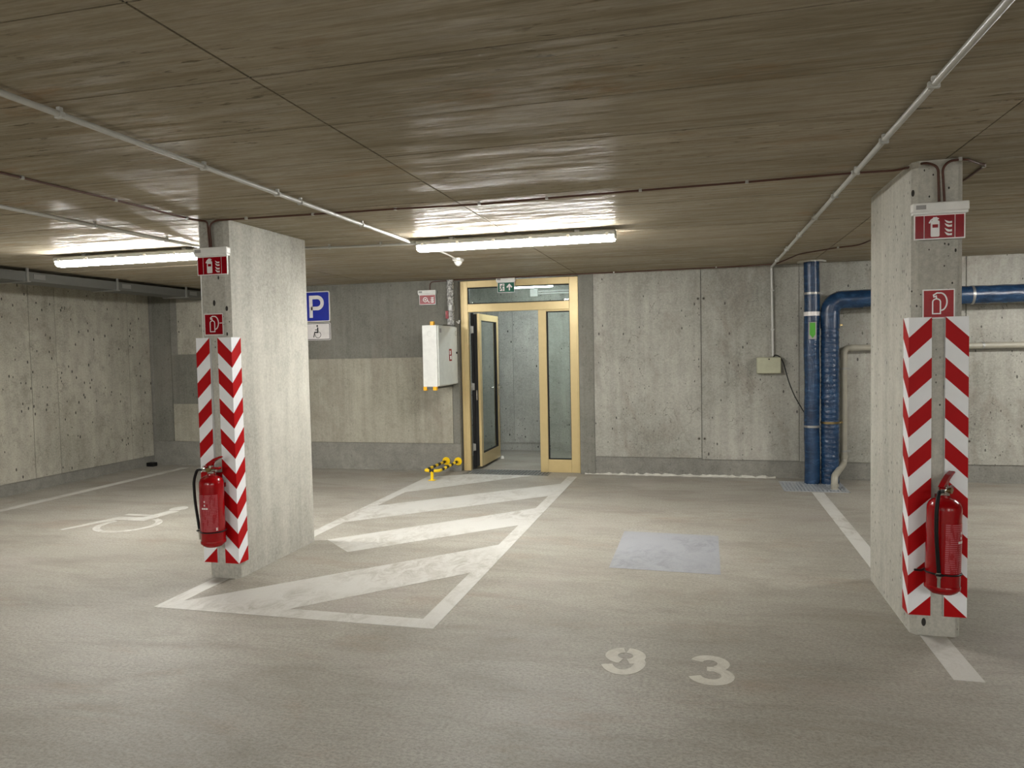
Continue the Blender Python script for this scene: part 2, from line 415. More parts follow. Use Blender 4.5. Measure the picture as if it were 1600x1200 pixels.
ceil = struct(box('ceiling', (XL-0.3, XR+0.3, YB-0.3, YW+0.3, H+0.005, H+0.25), 'joint', loc=(0, 0, H)))
jx = [XL, -6.90, -4.18, -1.47, 1.24, 3.95, 6.66, XR]; jy = [0.60, 1.15, 1.69, 2.25, 2.80, 3.33, 3.86, 4.40, 4.92, 5.46, 6.0, 6.55, 7.1, 7.64, 8.19, 8.73, YW]
cache = {}
def panel(i0, i1, j0, j1):
    w, d = round(i1-i0, 3), round(j1-j0, 3); g_ = 0.0042
    key = (w, d)
    if key not in cache:
        v, f = g_box(-w/2+g_, w/2-g_, -d/2+g_, d/2-g_, 0, 0.006)
        cache[key] = obj('ceiling_panel', v, f, 'ceiling', ceil, world=False); o = cache[key]
    else:
        o = cache[key].copy(); C.objects.link(o)
    o.location = Vector(((i0+i1)/2, (j0+j1)/2, H))-ROOT['ceiling']
    o.location.z += random.uniform(-0.0012, 0.0012)
for a in range(len(jx)-1):
    for b in range(len(jy)-1): panel(jx[a], jx[a+1], jy[b], jy[b+1])
    panel(jx[a], jx[a+1], YB, jy[0])

# back wall: core with the door opening, proud cast panels above the kicker strip
DX0, DX1 = -3.03, -1.455
g = join(g_box(XL-0.3, DX0, YW+0.012, YW+0.25, 0, H), g_box(DX1, XR+0.3, YW+0.012, YW+0.25, 0, H), g_box(DX0, DX1, YW+0.012, YW+0.25, 2.482, H))
wb = struct(obj('wall_back', g[0], g[1], 'kicker', loc=(0, YW, 0)))
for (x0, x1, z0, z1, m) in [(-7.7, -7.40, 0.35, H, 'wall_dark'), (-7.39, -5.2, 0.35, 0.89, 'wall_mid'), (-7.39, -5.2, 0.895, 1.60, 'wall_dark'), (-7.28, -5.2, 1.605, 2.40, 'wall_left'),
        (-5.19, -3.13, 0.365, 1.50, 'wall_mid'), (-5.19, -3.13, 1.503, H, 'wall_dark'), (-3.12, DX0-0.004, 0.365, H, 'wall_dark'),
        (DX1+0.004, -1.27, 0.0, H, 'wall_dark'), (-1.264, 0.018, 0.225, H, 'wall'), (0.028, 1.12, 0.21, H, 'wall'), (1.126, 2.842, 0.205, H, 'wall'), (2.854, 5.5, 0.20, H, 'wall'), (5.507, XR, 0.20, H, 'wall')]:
    box('wall_panel', (x0, x1, YW, YW+0.013, z0, z1), m, wb)
for x in (-0.01, 0.055, 2.80, 2.89, -5.22):
    for z in (2.14, 0.46):
        if x in (-0.01, 2.80, 0.055, 2.89): part('tie_hole', g_tube([(x, YW+0.004, z), (x, YW-0.002, z)], 0.02, 14), 'kicker', wb)
        part('tie_plug', g_tube([(x, YW+0.003, z), (x, YW-0.003, z)], 0.011, 10), 'joint', wb)
# skim of mortar left along the foot of the back wall
def ragged(x0, x1, n):
    v = []
    for i in range(n+1):
        x = x0+(x1-x0)*i/n; h = random.uniform(0.008, 0.03); d = random.uniform(0.02, 0.06)
        v += [(x, YW+0.012, 0.001), (x, YW+0.012-d, 0.001), (x, YW+0.012, h)]
    f = []
    for i in range(n):
        a = 3*i; b = a+3; f += [(a+1, b+1, b+2, a+2), (a, a+2, b+2, b), (a, b, b+1, a+1)]
    return v, f+[(0, 1, 2), (3*n, 3*n+2, 3*n+1)]
part('mortar_fillet', ragged(-1.40, 0.86, 60), 'mortar', wb); part('mortar_fillet', ragged(-7.3, -3.3, 60), 'kicker', wb); part('mortar_fillet', ragged(1.6, 6.0, 60), 'kicker', wb)
# left wall
wl = struct(box('wall_left', (XL-0.25, XL-0.012, YB-0.25, YW+0.25, 0, H), 'kicker', loc=(XL, 0, 0)))
yy = [YB, -5.0, -2.0, 1.0, 3.6, 5.2, 7.13, 7.50, 8.70, 8.90, YW-0.004]
for a in range(len(yy)-1):
    box('wall_panel', (XL-0.013, XL, yy[a]+0.004, yy[a+1]-0.004, 0.14, H), 'wall_left', wl)
# walls out of view: the garage goes on to the right and behind the photographer
struct(box('wall_right', (XR, XR+0.25, YB-0.25, YW+0.25, 0, H), 'wall', loc=(XR, 0, 0)))
struct(box('wall_front', (XL, XR, YB-0.25, YB, 0, H), 'wall', loc=(0, YB, 0)))
# vestibule behind the door
struct(box('wall_vestibule_back', (-4.3, 0.2, 11.2, 11.4, 0, H+0.2), 'vest', loc=(-2, 11.2, 0)))
vb = bpy.data.objects['wall_vestibule_back']
for x0, x1 in ((-4.1, -3.055), (-3.049, -2.825), (-2.819, -2.30), (-2.294, -1.6), (-1.594, 0.0)):
    box('wall_panel', (x0, x1, 11.188, 11.2, 0.12, H+0.2), 'vest', vb)
struct(box('wall_vestibule_left', (-4.3, -4.1, YW+0.25, 11.2, 0, H+0.2), 'vest', loc=(-4.2, 10, 0)))
struct(box('wall_vestibule_right', (0.0, 0.2, YW+0.25, 11.2, 0, H+0.2), 'vest', loc=(0.1, 10, 0)))
struct(box('ceiling_vestibule', (-4.3, 0.2, YW+0.25, 11.4, H+0.2, H+0.35), 'vest', loc=(-2, 10, H+0.2)))

# ---------------------------------------------------------------- concrete columns
def column(x0, x1, y0, y1, label):
    c = 0.028; pts = [(x0+c, y0), (x1-c, y0), (x1, y0+c), (x1, y1-c), (x1-c, y1), (x0+c, y1), (x0, y1-c), (x0, y0+c)]
    v, f = g_poly(pts, FLOOR, H)
    return tag(obj('concrete_column', v, f, 'column', loc=((x0+x1)/2, (y0+y1)/2, 0)), label, 'column')
LX0, LX1, LY0, LY1 = -3.375, -3.135, 4.46, 5.53
RX0, RX1, RY0, RY1 = 1.085, 1.325, 4.28, 5.27
column(LX0, LX1, LY0, LY1, 'grey concrete column standing on the hatched marking beside the wheelchair bay')
column(RX0, RX1, RY0, RY1, 'grey concrete column in front of the blue pipes')

# chevron corner guards
def guard(cx, cy, side, label):
    """L-shaped guard; its outer corner is at (cx, cy), side = +1 when the column lies towards +X"""
    L, t, z0, z1 = 0.108, 0.0195, 0.115, 1.69
    root = thing('corner_guard', label, 'corner guard', (cx, cy, z0), 'red and white corner guards')
    xi = cx+side*L
    pts = [(cx, cy), (xi, cy), (xi, cy+t), (cx+side*t, cy+t+0.008), (cx+side*t, cy+L), (cx, cy+L)]
    part('guard_body', g_poly(pts, ((0, 0, z0), (1, 0, 0), (0, 1, 0), (0, 0, 1)), z1-z0), 'foam', root)
    per = (z1-z0)/7.5; e = 0.0012
    for k in range(8):
        top = k*per; bot = top-per/2
        quad = [(0, max(bot, 0)), (0, max(top, 0)), (L, top+per/2), (L, bot+per/2)] if k else [(0, 0), (L, per/2), (L, 0)]
        part('red_stripe', g_poly(quad, ((cx, cy, z0), (side, 0, 0), (0, 0, 1), (0, -1, 0)), e), 'red_stripe', root)
        part('red_stripe', g_poly(quad, ((cx, cy, z0), (0, 1, 0), (0, 0, 1), (-side, 0, 0)), e), 'red_stripe', root)
guard(LX0-0.02, LY0-0.02, 1, 'chevron guard on outer corner of the column by the wheelchair bay, behind extinguisher hose')
guard(LX1+0.02, LY0-0.02, -1, 'chevron guard on the corner facing the hatched marking, right of the fire extinguisher')
guard(RX0-0.02, RY0-0.02, 1, 'chevron guard on the near left corner of the column before the blue pipes')
guard(RX1+0.02, RY0-0.02, -1, 'chevron guard partly hidden behind the extinguisher on the column before the blue pipes')

# ---------------------------------------------------------------- fire extinguishers
def extinguisher(loc, rot, tilt, label):
    x, y, z = loc
    root = thing('fire_extinguisher', label, 'extinguisher', (x, y, z), 'fire extinguishers on the columns')
    r = 0.081; O = (x, y, z)
    P = lambda a, b, c: (x+a, y+b, z+c)
    prof = [(0.03, 0.0), (0.055, 0.005), (0.072, 0.018), (r, 0.04), (r, 0.43), (0.079, 0.452), (0.07, 0.472), (0.05, 0.488), (0.028, 0.495), (0.026, 0.505)]
    body = part('cylinder', g_lathe(prof, O, 36), 'ext_red', root, True)
    part('foot_ring', g_lathe([(r+0.001, 0.028), (r+0.0025, 0.032), (r+0.0025, 0.044), (r+0.001, 0.048)], O, 36), 'ext_red', root, True)
    # label wrapped round the front
    V, F = [], []; n = 18
    for i in range(n+1):
        a = math.radians(-90-62+124*i/n)
        for h in (0.12, 0.37): V.append(P((r+0.0008)*math.cos(a), (r+0.0008)*math.sin(a), h))
    F = [(2*i, 2*i+2, 2*i+3, 2*i+1) for i in range(n)]
    lab = obj('printed_label', V, F, 'label', root, smooth=True)
    for (a0, h, w, hh) in [(-90, 0.325, 0.010, 0.012), (-90, 0.300, 0.010, 0.012), (-101, 0.278, 0.014, 0.012), (-90, 0.278, 0.012, 0.012), (-79, 0.278, 0.014, 0.012), (-36, 0.135, 0.010, 0.02)]:
        a = math.radians(a0); rr = r+0.0012; nx, ny = math.cos(a), math.sin(a); tx, ty = -ny, nx
        part('pictogram', g_poly([(-w/2, -hh/2), (w/2, -hh/2), (w/2, hh/2), (-w/2, hh/2)], (P(nx*rr, ny*rr, h), (tx, ty, 0), (0, 0, 1), (nx, ny, 0)), 0.0005), 'sign_white', lab)
    valve = part('valve', join(g_lathe([(0.02, 0.5), (0.024, 0.505), (0.024, 0.53), (0.016, 0.535), (0.016, 0.56), (0.01, 0.565)], O, 18), g_tube([P(-0.055, -0.01, 0.53), P(0.05, -0.01, 0.53)], 0.013, 12)), 'chrome', root, True)
    part('pressure_gauge', g_tube([P(0.0, -0.014, 0.533), P(0.0, -0.034, 0.533)], 0.016, 16), 'brass', valve, True)
    part('safety_pin', g_tube(rounded([P(-0.01, -0.03, 0.56), P(-0.03, -0.045, 0.565), P(-0.045, -0.03, 0.55), P(-0.03, -0.02, 0.545)], 0.01), 0.002, 6), 'steel', valve)
    low = [(-0.035, 0.545), (0.07, 0.552), (0.075, 0.545), (0.07, 0.535), (-0.035, 0.535)]
    up = [(-0.05, 0.552), (-0.02, 0.578), (0.03, 0.610), (0.078, 0.626), (0.092, 0.620), (0.06, 0.604), (0.03, 0.586), (0.01, 0.560), (-0.03, 0.545)]
    part('carry_handle', g_poly(low, (P(0, 0.014, 0), (1, 0, 0), (0, 0, 1), (0, -1, 0)), 0.028), 'ext_red', root)
    part('squeeze_lever', g_poly(up, (P(0, 0.013, 0), (1, 0, 0), (0, 0, 1), (0, -1, 0)), 0.026), 'ext_red', root)
    hose = rounded([P(-0.05, -0.01, 0.53), P(-0.098, -0.012, 0.535), P(-0.128, -0.015, 0.46), P(-0.125, -0.015, 0.32), P(-0.093, -0.02, 0.12)], 0.06, 7)
    part('hose', g_tube(hose, 0.0095, 12), 'black', root, True)
    part('nozzle', g_tube([P(-0.094, -0.02, 0.125), P(-0.092, -0.02, 0.10), P(-0.091, -0.02, 0.095), P(-0.09, -0.02, 0.05)], [0.012, 0.012, 0.009, 0.008], 12), 'chrome', root, True)
    ring = [P((r+0.003)*math.cos(a), (r+0.003)*math.sin(a), 0.112) for a in [math.radians(t) for t in range(0, 361, 12)]]
    part('strap', join(g_tube(ring, 0.0045, 8), g_tube([P(-0.075, -0.03, 0.112), P(-0.107, -0.026, 0.113)], 0.0045, 8), g_tube(rounded([P(-0.078, -0.002, 0.112), P(-0.11, -0.012, 0.113), P(-0.108, -0.032, 0.113), P(-0.09, -0.04, 0.113)], 0.01), 0.0045, 8)), 'black', root, True)
    brk = part('wall_bracket', join(g_box(x-0.02, x+0.02, y+r-0.002, y+r+0.02, z+0.05, z+0.50), g_box(x-0.05, x+0.05, y+r-0.004, y+r+0.018, z+0.40, z+0.43)), 'ext_red', root)
    brk.rotation_euler = (0, 0, -rot)
    root.rotation_euler = (0, tilt, rot)
    return root
extinguisher((-3.247, LY0-0.11, 0.255), 0.0, 0.0, 'red fire extinguisher with label facing us, hose hanging on its left, by wheelchair bay')
re_ = extinguisher((1.200, RY0-0.116, 0.268), math.radians(52), math.radians(2.8), 'red fire extinguisher turned sideways, hose across its front, on column before blue pipes')
tube('strap_end', [(-0.02, 0.083, 0.112), (-0.075, 0.072, 0.114), (-0.135, 0.078, 0.125)], 0.006, 'black', re_, 8, world=False)

# ---------------------------------------------------------------- signs
def pict_extinguisher(fr, s, parent, z0):
    """white extinguisher and flames, s = picture height"""
    up = lambda pts: [(a*s, b*s) for a, b in pts]
    e = part('pictogram_extinguisher', join(
        g_poly(up(rrect(-0.36, 0.0, -0.45, 0.26, 0.05)+[]), fr, 0.0008, z0),
        g_poly(up([(-0.30, 0.24), (-0.06, 0.24), (-0.10, 0.42), (-0.26, 0.42)]), fr, 0.0008, z0+0.00001),
        g_ribbon(up([(-0.12, 0.40), (-0.22, 0.38), (-0.34, 0.30), (-0.42, 0.16)]), 0.06*s, fr, 0.0009, z0),
        g_ribbon(up([(-0.16, 0.38), (-0.03, 0.34)]), 0.06*s, fr, 0.0009, z0)), 'sign_white', parent)
    part('pictogram_label', g_poly(up([(-0.29, -0.05), (-0.06, -0.05), (-0.06, 0.10), (-0.29, 0.10)]), fr, 0.0004, z0+0.0009), 'red_sign', e)
    for k, (dy, sc) in enumerate([(-0.42, 1.0), (-0.24, 1.05), (-0.04, 1.0), (0.14, 0.9)]):
        d = [(0.50, dy+0.0), (0.34, dy+0.0), (0.27, dy+0.05), (0.20, dy+0.17), (0.30, dy+0.12), (0.40, dy+0.08), (0.50, dy+0.10)]
        part('pictogram_flame', g_poly(up([(a, b*sc) for a, b in d]), fr, 0.0008, z0), 'sign_white', parent)

def lit_sign(xc, y, ztop, label, group, kind='ext', width=0.262, hp=0.13, sag=0.0):
    """emergency luminaire: housing with a hanging pictogram plate"""
    root = thing('safety_sign_luminaire' if kind != 'exit' else 'exit_sign', label, 'sign', (xc, y, ztop-0.2), group)
    w = width/2
    part('housing', g_box(xc-w, xc+w, y-0.052, y, ztop-0.046, ztop, 0.006), 'white', root)
    part('lower_lip', g_box(xc-w+0.004, xc+w-0.004, y-0.044, y-0.004, ztop-0.058, ztop-0.046), 'white', root)
    part('type_sticker', g_box(xc-w+0.015, xc-w+0.062, y-0.0527, y-0.0515, ztop-0.034, ztop-0.012), 'sticker', root)
    pw = w-0.012; yt = y-0.026; zt = ztop-0.056; zb = zt-hp
    pl = part('plate', g_box(xc-pw, xc+pw, yt, yt+0.006, zb, zt), 'sign_white', root)
    fr = FRONT(xc, yt, (zt+zb)/2); b = 0.006
    rect = lambda x0, x1, z0, z1: [(x0, z0), (x1, z0), (x1, z1), (x0, z1)]
    hh = hp/2-b
    if kind == 'ext':
        for (a0, a1) in ((-pw+b, -pw+0.046), (-pw+0.049, pw-0.049), (pw-0.046, pw-b)):
            part('red_field', g_poly(rect(a0, a1, -hh, hh-0.002), fr, 0.0008), 'red_sign', pl)
        pict_extinguisher(fr, hp*0.88, pl, 0.0008)
    elif kind == 'hose':
        part('red_field', g_poly(rect(-pw+b, pw-b, -hh, hh-0.002), fr, 0.0008), 'red_sign', pl)
        part('pictogram_hose_reel', join(g_ribbon(arc(-0.03, 0.0, 0.028, 0.028, 0, 340, 20), 0.008, fr, 0.0008, 0.0008), g_poly([(a-0.03, b_) for a, b_ in arc(0, 0, 0.01, 0.01, 0, 330, 11)], fr, 0.0008, 0.0008), g_ribbon([(-0.002, 0.0), (0.012, -0.03), (0.03, -0.035)], 0.007, fr, 0.0008, 0.0008)), 'sign_white', pl)
        for k in range(3): part('pictogram_flame', g_poly([(0.085, -0.04+k*0.026), (0.055, -0.04+k*0.026), (0.042, -0.02+k*0.026), (0.06, -0.027+k*0.026), (0.085, -0.022+k*0.026)], fr, 0.0008, 0.0008), 'sign_white', pl)
    else:
        part('green_field', g_poly(rect(-pw+b, pw-b, -hh, hh-0.002), fr, 0.0008), 'green_sign', pl)
        s = 1.0
        part('pictogram_doorway', g_poly(rect(-0.082, -0.020, -0.046, 0.046), fr, 0.0008, 0.0008), 'sign_white', pl)
        man = join(g_poly(arc(-0.038, 0.033, 0.008, 0.008, 0, 330, 11), fr, 0.0006, 0.0016), g_ribbon([(-0.044, 0.022), (-0.056, -0.004)], 0.017, fr, 0.0006, 0.0016),
            g_ribbon([(-0.056, -0.002), (-0.040, -0.018), (-0.046, -0.042)], 0.010, fr, 0.0006, 0.0016), g_ribbon([(-0.058, -0.004), (-0.066, -0.022), (-0.085, -0.026)], 0.010, fr, 0.0006, 0.0016),
            g_ribbon([(-0.044, 0.020), (-0.030, 0.010), (-0.022, 0.018)], 0.007, fr, 0.0006, 0.0016), g_ribbon([(-0.046, 0.022), (-0.064, 0.018), (-0.072, 0.002)], 0.007, fr, 0.0006, 0.0016))
        part('pictogram_running_figure', man, 'green_sign', pl)
        part('pictogram_arrow', join(g_ribbon([(0.045, -0.042), (0.045, 0.026)], 0.017, fr, 0.0008, 0.0008), g_ribbon([(0.012, -0.004), (0.045, 0.032), (0.078, -0.004)], 0.018, fr, 0.0009, 0.0008)), 'sign_white', pl)
    return root
lit_sign(-3.235, LY0-0.003, 2.305, 'white luminaire with red extinguisher plate high on the column by the wheelchair bay', 'fire extinguisher luminaires')
lit_sign(1.203, RY0-0.003, 2.275, 'white luminaire with red extinguisher plate high on the column before the blue pipes', 'fire extinguisher luminaires')
lit_sign(-3.432, YW-0.002, 2.372, 'small red fire hose luminaire on the wall above the white cabinet', None, 'hose', 0.25)
lit_sign(-2.385, YW+0.055, 2.498, 'green emergency exit luminaire with running figure and arrow above the door', None, 'exit', 0.25, 0.135)

def square_sign(xc, y, zc, s, label, mat, outline):
    root = thing('fire_extinguisher_sign', label, 'sign', (xc, y, zc-s/2), 'square extinguisher signs')
    pl = part('plate', g_box(xc-s/2, xc+s/2, y-0.003, y, zc-s/2, zc+s/2), 'sign_white', root)
    fr = FRONT(xc, y-0.003, zc); b = s/2-0.006
    part('red_field', g_poly([(-b, -b), (b, -b), (b, b), (-b, b)], fr, 0.0006), mat, pl)
    k = s/0.15
    q = lambda pts: [(a*k, c*k) for a, c in pts]
    part('pictogram_cylinder', g_ribbon(q([(-0.028, -0.050), (0.008, -0.050)]+arc(-0.010, 0.010, 0.018, 0.016, 0, 180, 8)), 0.006*k, fr, 0.0008, 0.0006, closed=True), 'sign_white', pl)
    part('pictogram_hose', g_ribbon(q([(-0.010, 0.026), (-0.012, 0.040), (-0.022, 0.036), (-0.024, 0.046), (-0.008, 0.056)]+arc(0.006, 0.010, 0.032, 0.046, 80, -60, 12)+[(0.012, -0.034)]), 0.0065*k, fr, 0.0009, 0.0006), 'sign_white', pl)
    if outline: part('tape_mark', g_poly([(0.046, 0.006), (0.069, 0.006), (0.069, 0.011), (0.046, 0.011)], fr, 0.0009, 0.0006), 'sign_white', pl)
square_sign(-3.258, LY0-0.002, 1.782, 0.150, 'small flat red square sign under the luminaire, above the wheelchair bay column guards', 'red_sign', True)
square_sign(1.208, RY0-0.002, 1.758, 0.152, 'shiny crinkled red square sign on the column before the blue pipes', 'red_film', False)

# parking sign and plate on the back wall
root = thing('parking_sign', 'blue square parking sign with white P on the wall behind the column', 'sign', (-5.045, YW, 2.0))
fr = FRONT(-5.045, YW-0.003, 2.215)
pl = part('plate', g_poly(rrect(-0.205, 0.205, -0.205, 0.205, 0.025), fr, 0.022), 'sign_white', root)
part('blue_field', g_poly(rrect(-0.193, 0.193, -0.193, 0.193, 0.018), fr, 0.001, 0.022), 'blue_sign', pl)
part('letter', g_ribbon([(-0.075, -0.15), (-0.075, 0.125), (0.02, 0.125)]+arc(0.02, 0.05, 0.075, 0.075, 80, -80, 12)+[(0.02, -0.025), (-0.075, -0.025)], 0.05, fr, 0.0012, 0.023), 'sign_white', pl)
root = thing('disabled_parking_plate', 'white plate with black wheelchair symbol under the blue parking sign', 'sign', (-5.045, YW, 1.755))
fr = FRONT(-5.045, YW-0.003, 1.877)
pl = part('plate', g_poly(rrect(-0.205, 0.205, -0.118, 0.118, 0.02), fr, 0.022), 'sign_white', root)
part('border', g_ribbon(rrect(-0.194, 0.194, -0.107, 0.107, 0.014), 0.008, fr, 0.001, 0.022, closed=True), 'black_print', pl)
part('wheelchair_symbol', join(g_poly(arc(0.01, 0.075, 0.013, 0.013, 0, 330, 11), fr, 0.001, 0.022), g_ribbon([(0.016, 0.055), (0.016, -0.012), (-0.03, -0.012), (-0.048, -0.08)], [0.018, 0.02, 0.016, 0.012], fr, 0.001, 0.022),
    g_ribbon([(0.016, 0.022), (-0.024, 0.022)], 0.01, fr, 0.0012, 0.022), g_ribbon(arc(0.018, -0.045, 0.042, 0.042, 70, -190, 20), 0.007, fr, 0.0012, 0.022)), 'black_print', pl)

# ---------------------------------------------------------------- ceiling lamps
def lamp(x0, x1, yc, label, group='tube lamps in view', clips=6, zt=H-0.022):
    root = thing('tube_lamp', label, 'lamp', ((x0+x1)/2, yc, 2.40), group)
    def trap(xa, xb, sec):
        n = len(sec); V = [(x, yc+a, zt+b) for x in (xa, xb) for a, b in sec]
        return V, [tuple(range(n)), tuple(range(2*n-1, n-1, -1))]+[(i, (i+1) % n, n+(i+1) % n, n+i) for i in range(n)]
    part('housing', trap(x0, x1, [(-0.060, -0.036), (-0.058, -0.006), (-0.046, 0), (0.046, 0), (0.058, -0.006), (0.060, -0.036)]), 'lamp_body', root)
    part('diffuser', trap(x0+0.012, x1-0.012, [(-0.054, -0.036), (-0.047, -0.064), (-0.034, -0.080), (0.034, -0.080), (0.047, -0.064), (0.054, -0.036)]), 'tube', root)
    for xx in (x0, x1):
        s = 1 if xx == x0 else -1
        part('end_cap', trap(min(xx, xx+s*0.012), max(xx, xx+s*0.012), [(-0.055, -0.036), (-0.047, -0.066), (0.047, -0.066), (0.055, -0.036)]), 'white', root)
    for k in range(clips):
        xx = x0+(x1-x0)*(k+0.2)/(clips-0.6)
        part('clip', g_box(xx-0.011, xx+0.011, yc-0.068, yc-0.058, zt-0.046, zt-0.018, 0.003), 'sensor', root)
        part('clip', g_box(xx-0.011, xx+0.011, yc+0.058, yc+0.068, zt-0.046, zt-0.018, 0.003), 'sensor', root)
    for xx in (x0+0.3, x1-0.3):
        part('ceiling_bracket', g_box(xx-0.02, xx+0.02, yc-0.03, yc+0.03, zt, H), 'steel', root)
    return root
lamp(-2.262, -0.622, 5.80, 'lit tube lamp on the ceiling in front of the exit door')
lamp(-5.61, -3.97, 5.50, 'lit tube lamp over the wheelchair bay, end hidden by the column')
# further lamps of the garage, behind the photographer
for x_, y_, where in ((-6.2, -3.0, 'far left'), (-3.2, -3.0, 'left'), (2.4, -3.0, 'right'), (5.6, -3.0, 'far right'), (-3.2, -6.5, 'rear left'), (2.4, -6.5, 'rear right'), (3.4, 6.7, 'beside the blue pipe run')):
    lamp(x_-0.2, x_+1.44, y_, 'tube lamp outside the picture, ' + where, 'lamps out of view', 2)
# tube in the vestibule
root = thing('vestibule_lamp', 'cool white tube lamp seen through the glass over the door', 'lamp', (-2.4, 9.95, 2.43))
part('housing', g_box(-2.56, -1.93, 9.92, 9.99, 2.475, 2.51), 'white', root)
part('diffuser', g_box(-2.55, -1.94, 9.915, 9.995, 2.425, 2.475, 0.01), 'tube_cool', root)
part('suspension', join(g_box(-2.5, -2.48, 9.95, 9.97, 2.5, 2.71), g_box(-2.1, -2.08, 9.95, 9.97, 2.5, 2.71)), 'steel', root)

# ---------------------------------------------------------------- conduits, cables, tray
def conduit(pts, r, label, clips, rad=0.03, name='conduit_pipe', mat='conduit', cat='conduit', clipmat='conduit', axis='y'):
    P = rounded(pts, rad)
    lo = Vector(pts[0]); root = thing(name, label, cat, tuple(lo))
    part('pipe' if mat != 'cable' else 'cable_run', g_tube(P, r, 10), mat, root, True)
    for (cx, cy, cz, ax) in clips:
        if ax == 'y': g_ = join(g_box(cx-r*1.5, cx+r*1.5, cy-0.009, cy+0.009, cz-r*1.25, cz+r*0.6, 0.003), g_box(cx-0.008, cx+0.008, cy-0.008, cy+0.008, cz+r*0.5, H))
        elif ax == 'x': g_ = join(g_box(cx-0.009, cx+0.009, cy-r*1.5, cy+r*1.5, cz-r*1.25, cz+r*0.6, 0.003), g_box(cx-0.008, cx+0.008, cy-0.008, cy+0.008, cz+r*0.5, H))
        else: g_ = join(g_box(cx-r*1.5, cx+r*1.5, cy-r*1.25, cy+r*0.6, cz-0.009, cz+0.009, 0.003), g_box(cx-0.008, cx+0.008, cy+r*0.5, YW, cz-0.008, cz+0.008))
        part('clip', g_, clipmat, root)
    return root
zc = 2.474
conduit([(-2.31, -2.5, zc), (-2.31, 5.76, zc), (-2.25, 5.80, zc-0.005)], 0.0125, 'grey ceiling conduit running towards the lamp in front of the exit door', [(-2.31, y, zc, 'y') for y in (-1.5, 0.2, 1.4, 2.30, 3.13, 3.77, 4.02, 4.85)])
conduit([(-4.01, -2.5, zc), (-4.01, 5.47, zc)], 0.0125, 'grey ceiling conduit running to the lamp over the wheelchair bay', [(-4.01, y, zc, 'y') for y in (-1, 0.5, 2.0, 3.1, 4.24, 4.95)])
conduit([(0.812, -2.5, zc), (0.82, 9.085, zc), (0.832, 9.085, 1.44)], 0.0135, 'grey conduit crossing the ceiling and dropping down the wall to the junction box', [(0.814, y, zc, 'y') for y in (-1, 0.5, 2.0, 2.95, 3.68, 4.30, 4.93, 5.74, 6.6, 7.5, 8.4)]+[(0.83, 9.085, 2.2, 'z'), (0.83, 9.085, 1.75, 'z')])
conduit([(-3.97, 5.62, zc), (-2.9, 5.80, zc), (-2.26, 5.82, zc-0.004)], 0.011, 'thin grey conduit linking the two lamps behind the column', [(-3.06, 5.775, zc, 'x'), (-2.6, 5.81, zc, 'x')])
kz = 2.490
cl = [(-2.964, 4.44), (-2.48, 4.47), (-1.9, 4.49), (-1.34, 4.51), (-0.9, 4.49), (-0.33, 4.46), (0.27, 4.44), (0.82, 4.41)]
conduit([(-3.235, 4.43, 2.31), (-3.245, 4.43, 2.46), (-3.20, 4.435, kz), (-3.05, 4.445, kz), (-2.48, 4.47, kz), (-1.9, 4.485, kz), (-1.34, 4.525, kz), (-0.9, 4.49, kz), (-0.33, 4.46, kz), (0.27, 4.44, kz), (0.82, 4.405, kz), (1.05, 4.42, kz), (1.14, 4.255, kz-0.005), (1.195, 4.25, 2.46), (1.20, 4.25, 2.28)], 0.0062,
    'brown cable strung across the ceiling between the two columns', [(x, y, kz, 'x') for x, y in cl], 0.06, 'ceiling_cable', 'cable', 'cable', 'conduit')
conduit([(-3.33, -2.0, kz), (-3.33, 1.0, kz), (-3.355, 2.9, kz), (-3.345, 3.08, kz), (-3.325, 3.68, kz), (-3.325, 4.34, kz), (-3.26, 4.43, kz-0.004), (-3.258, 4.43, 2.44), (-3.25, 4.43, 2.31)], 0.0062,
    'brown cable along the ceiling ending at the column by the wheelchair bay', [(-3.346, 3.08, kz, 'y'), (-3.324, 3.68, kz, 'y'), (-3.324, 4.3, kz, 'y')], 0.06, 'ceiling_cable', 'cable', 'cable', 'conduit')
conduit([(1.225, 4.25, 2.28), (1.215, 4.25, 2.45), (1.25, 4.255, kz-0.004), (1.33, 4.27, kz), (1.43, 4.40, kz), (1.475, 4.44, kz), (1.49, 4.80, kz), (1.40, 5.25, kz), (1.38, 6.2, kz)], 0.0062,
    'short brown cable looping round the far side of the column before the blue pipes', [(1.30, 4.265, kz, 'x'), (1.475, 4.47, kz, 'y')], 0.05, 'ceiling_cable', 'cable', 'cable', 'conduit')
conduit([(-3.40, YW-0.012, 2.375), (-3.40, YW-0.012, 2.478), (-3.0, 9.08, kz), (-2.2, 9.07, kz), (-1.4, 9.06, kz), (-0.3, 9.04, kz), (0.5, 9.0, kz), (0.86, 8.93, kz), (1.0, 8.08, kz), (1.30, 7.69, kz), (1.46, 7.61, kz), (1.50, 7.35, kz), (1.52, 6.2, kz)], 0.006,
    'brown cable along the top of the back wall bending out towards the blue pipes', [(-1.0, 9.053, kz, 'x'), (0.2, 9.014, kz, 'x'), (1.30, 7.69, kz, 'x')], 0.08, 'ceiling_cable', 'cable', 'cable', 'conduit')

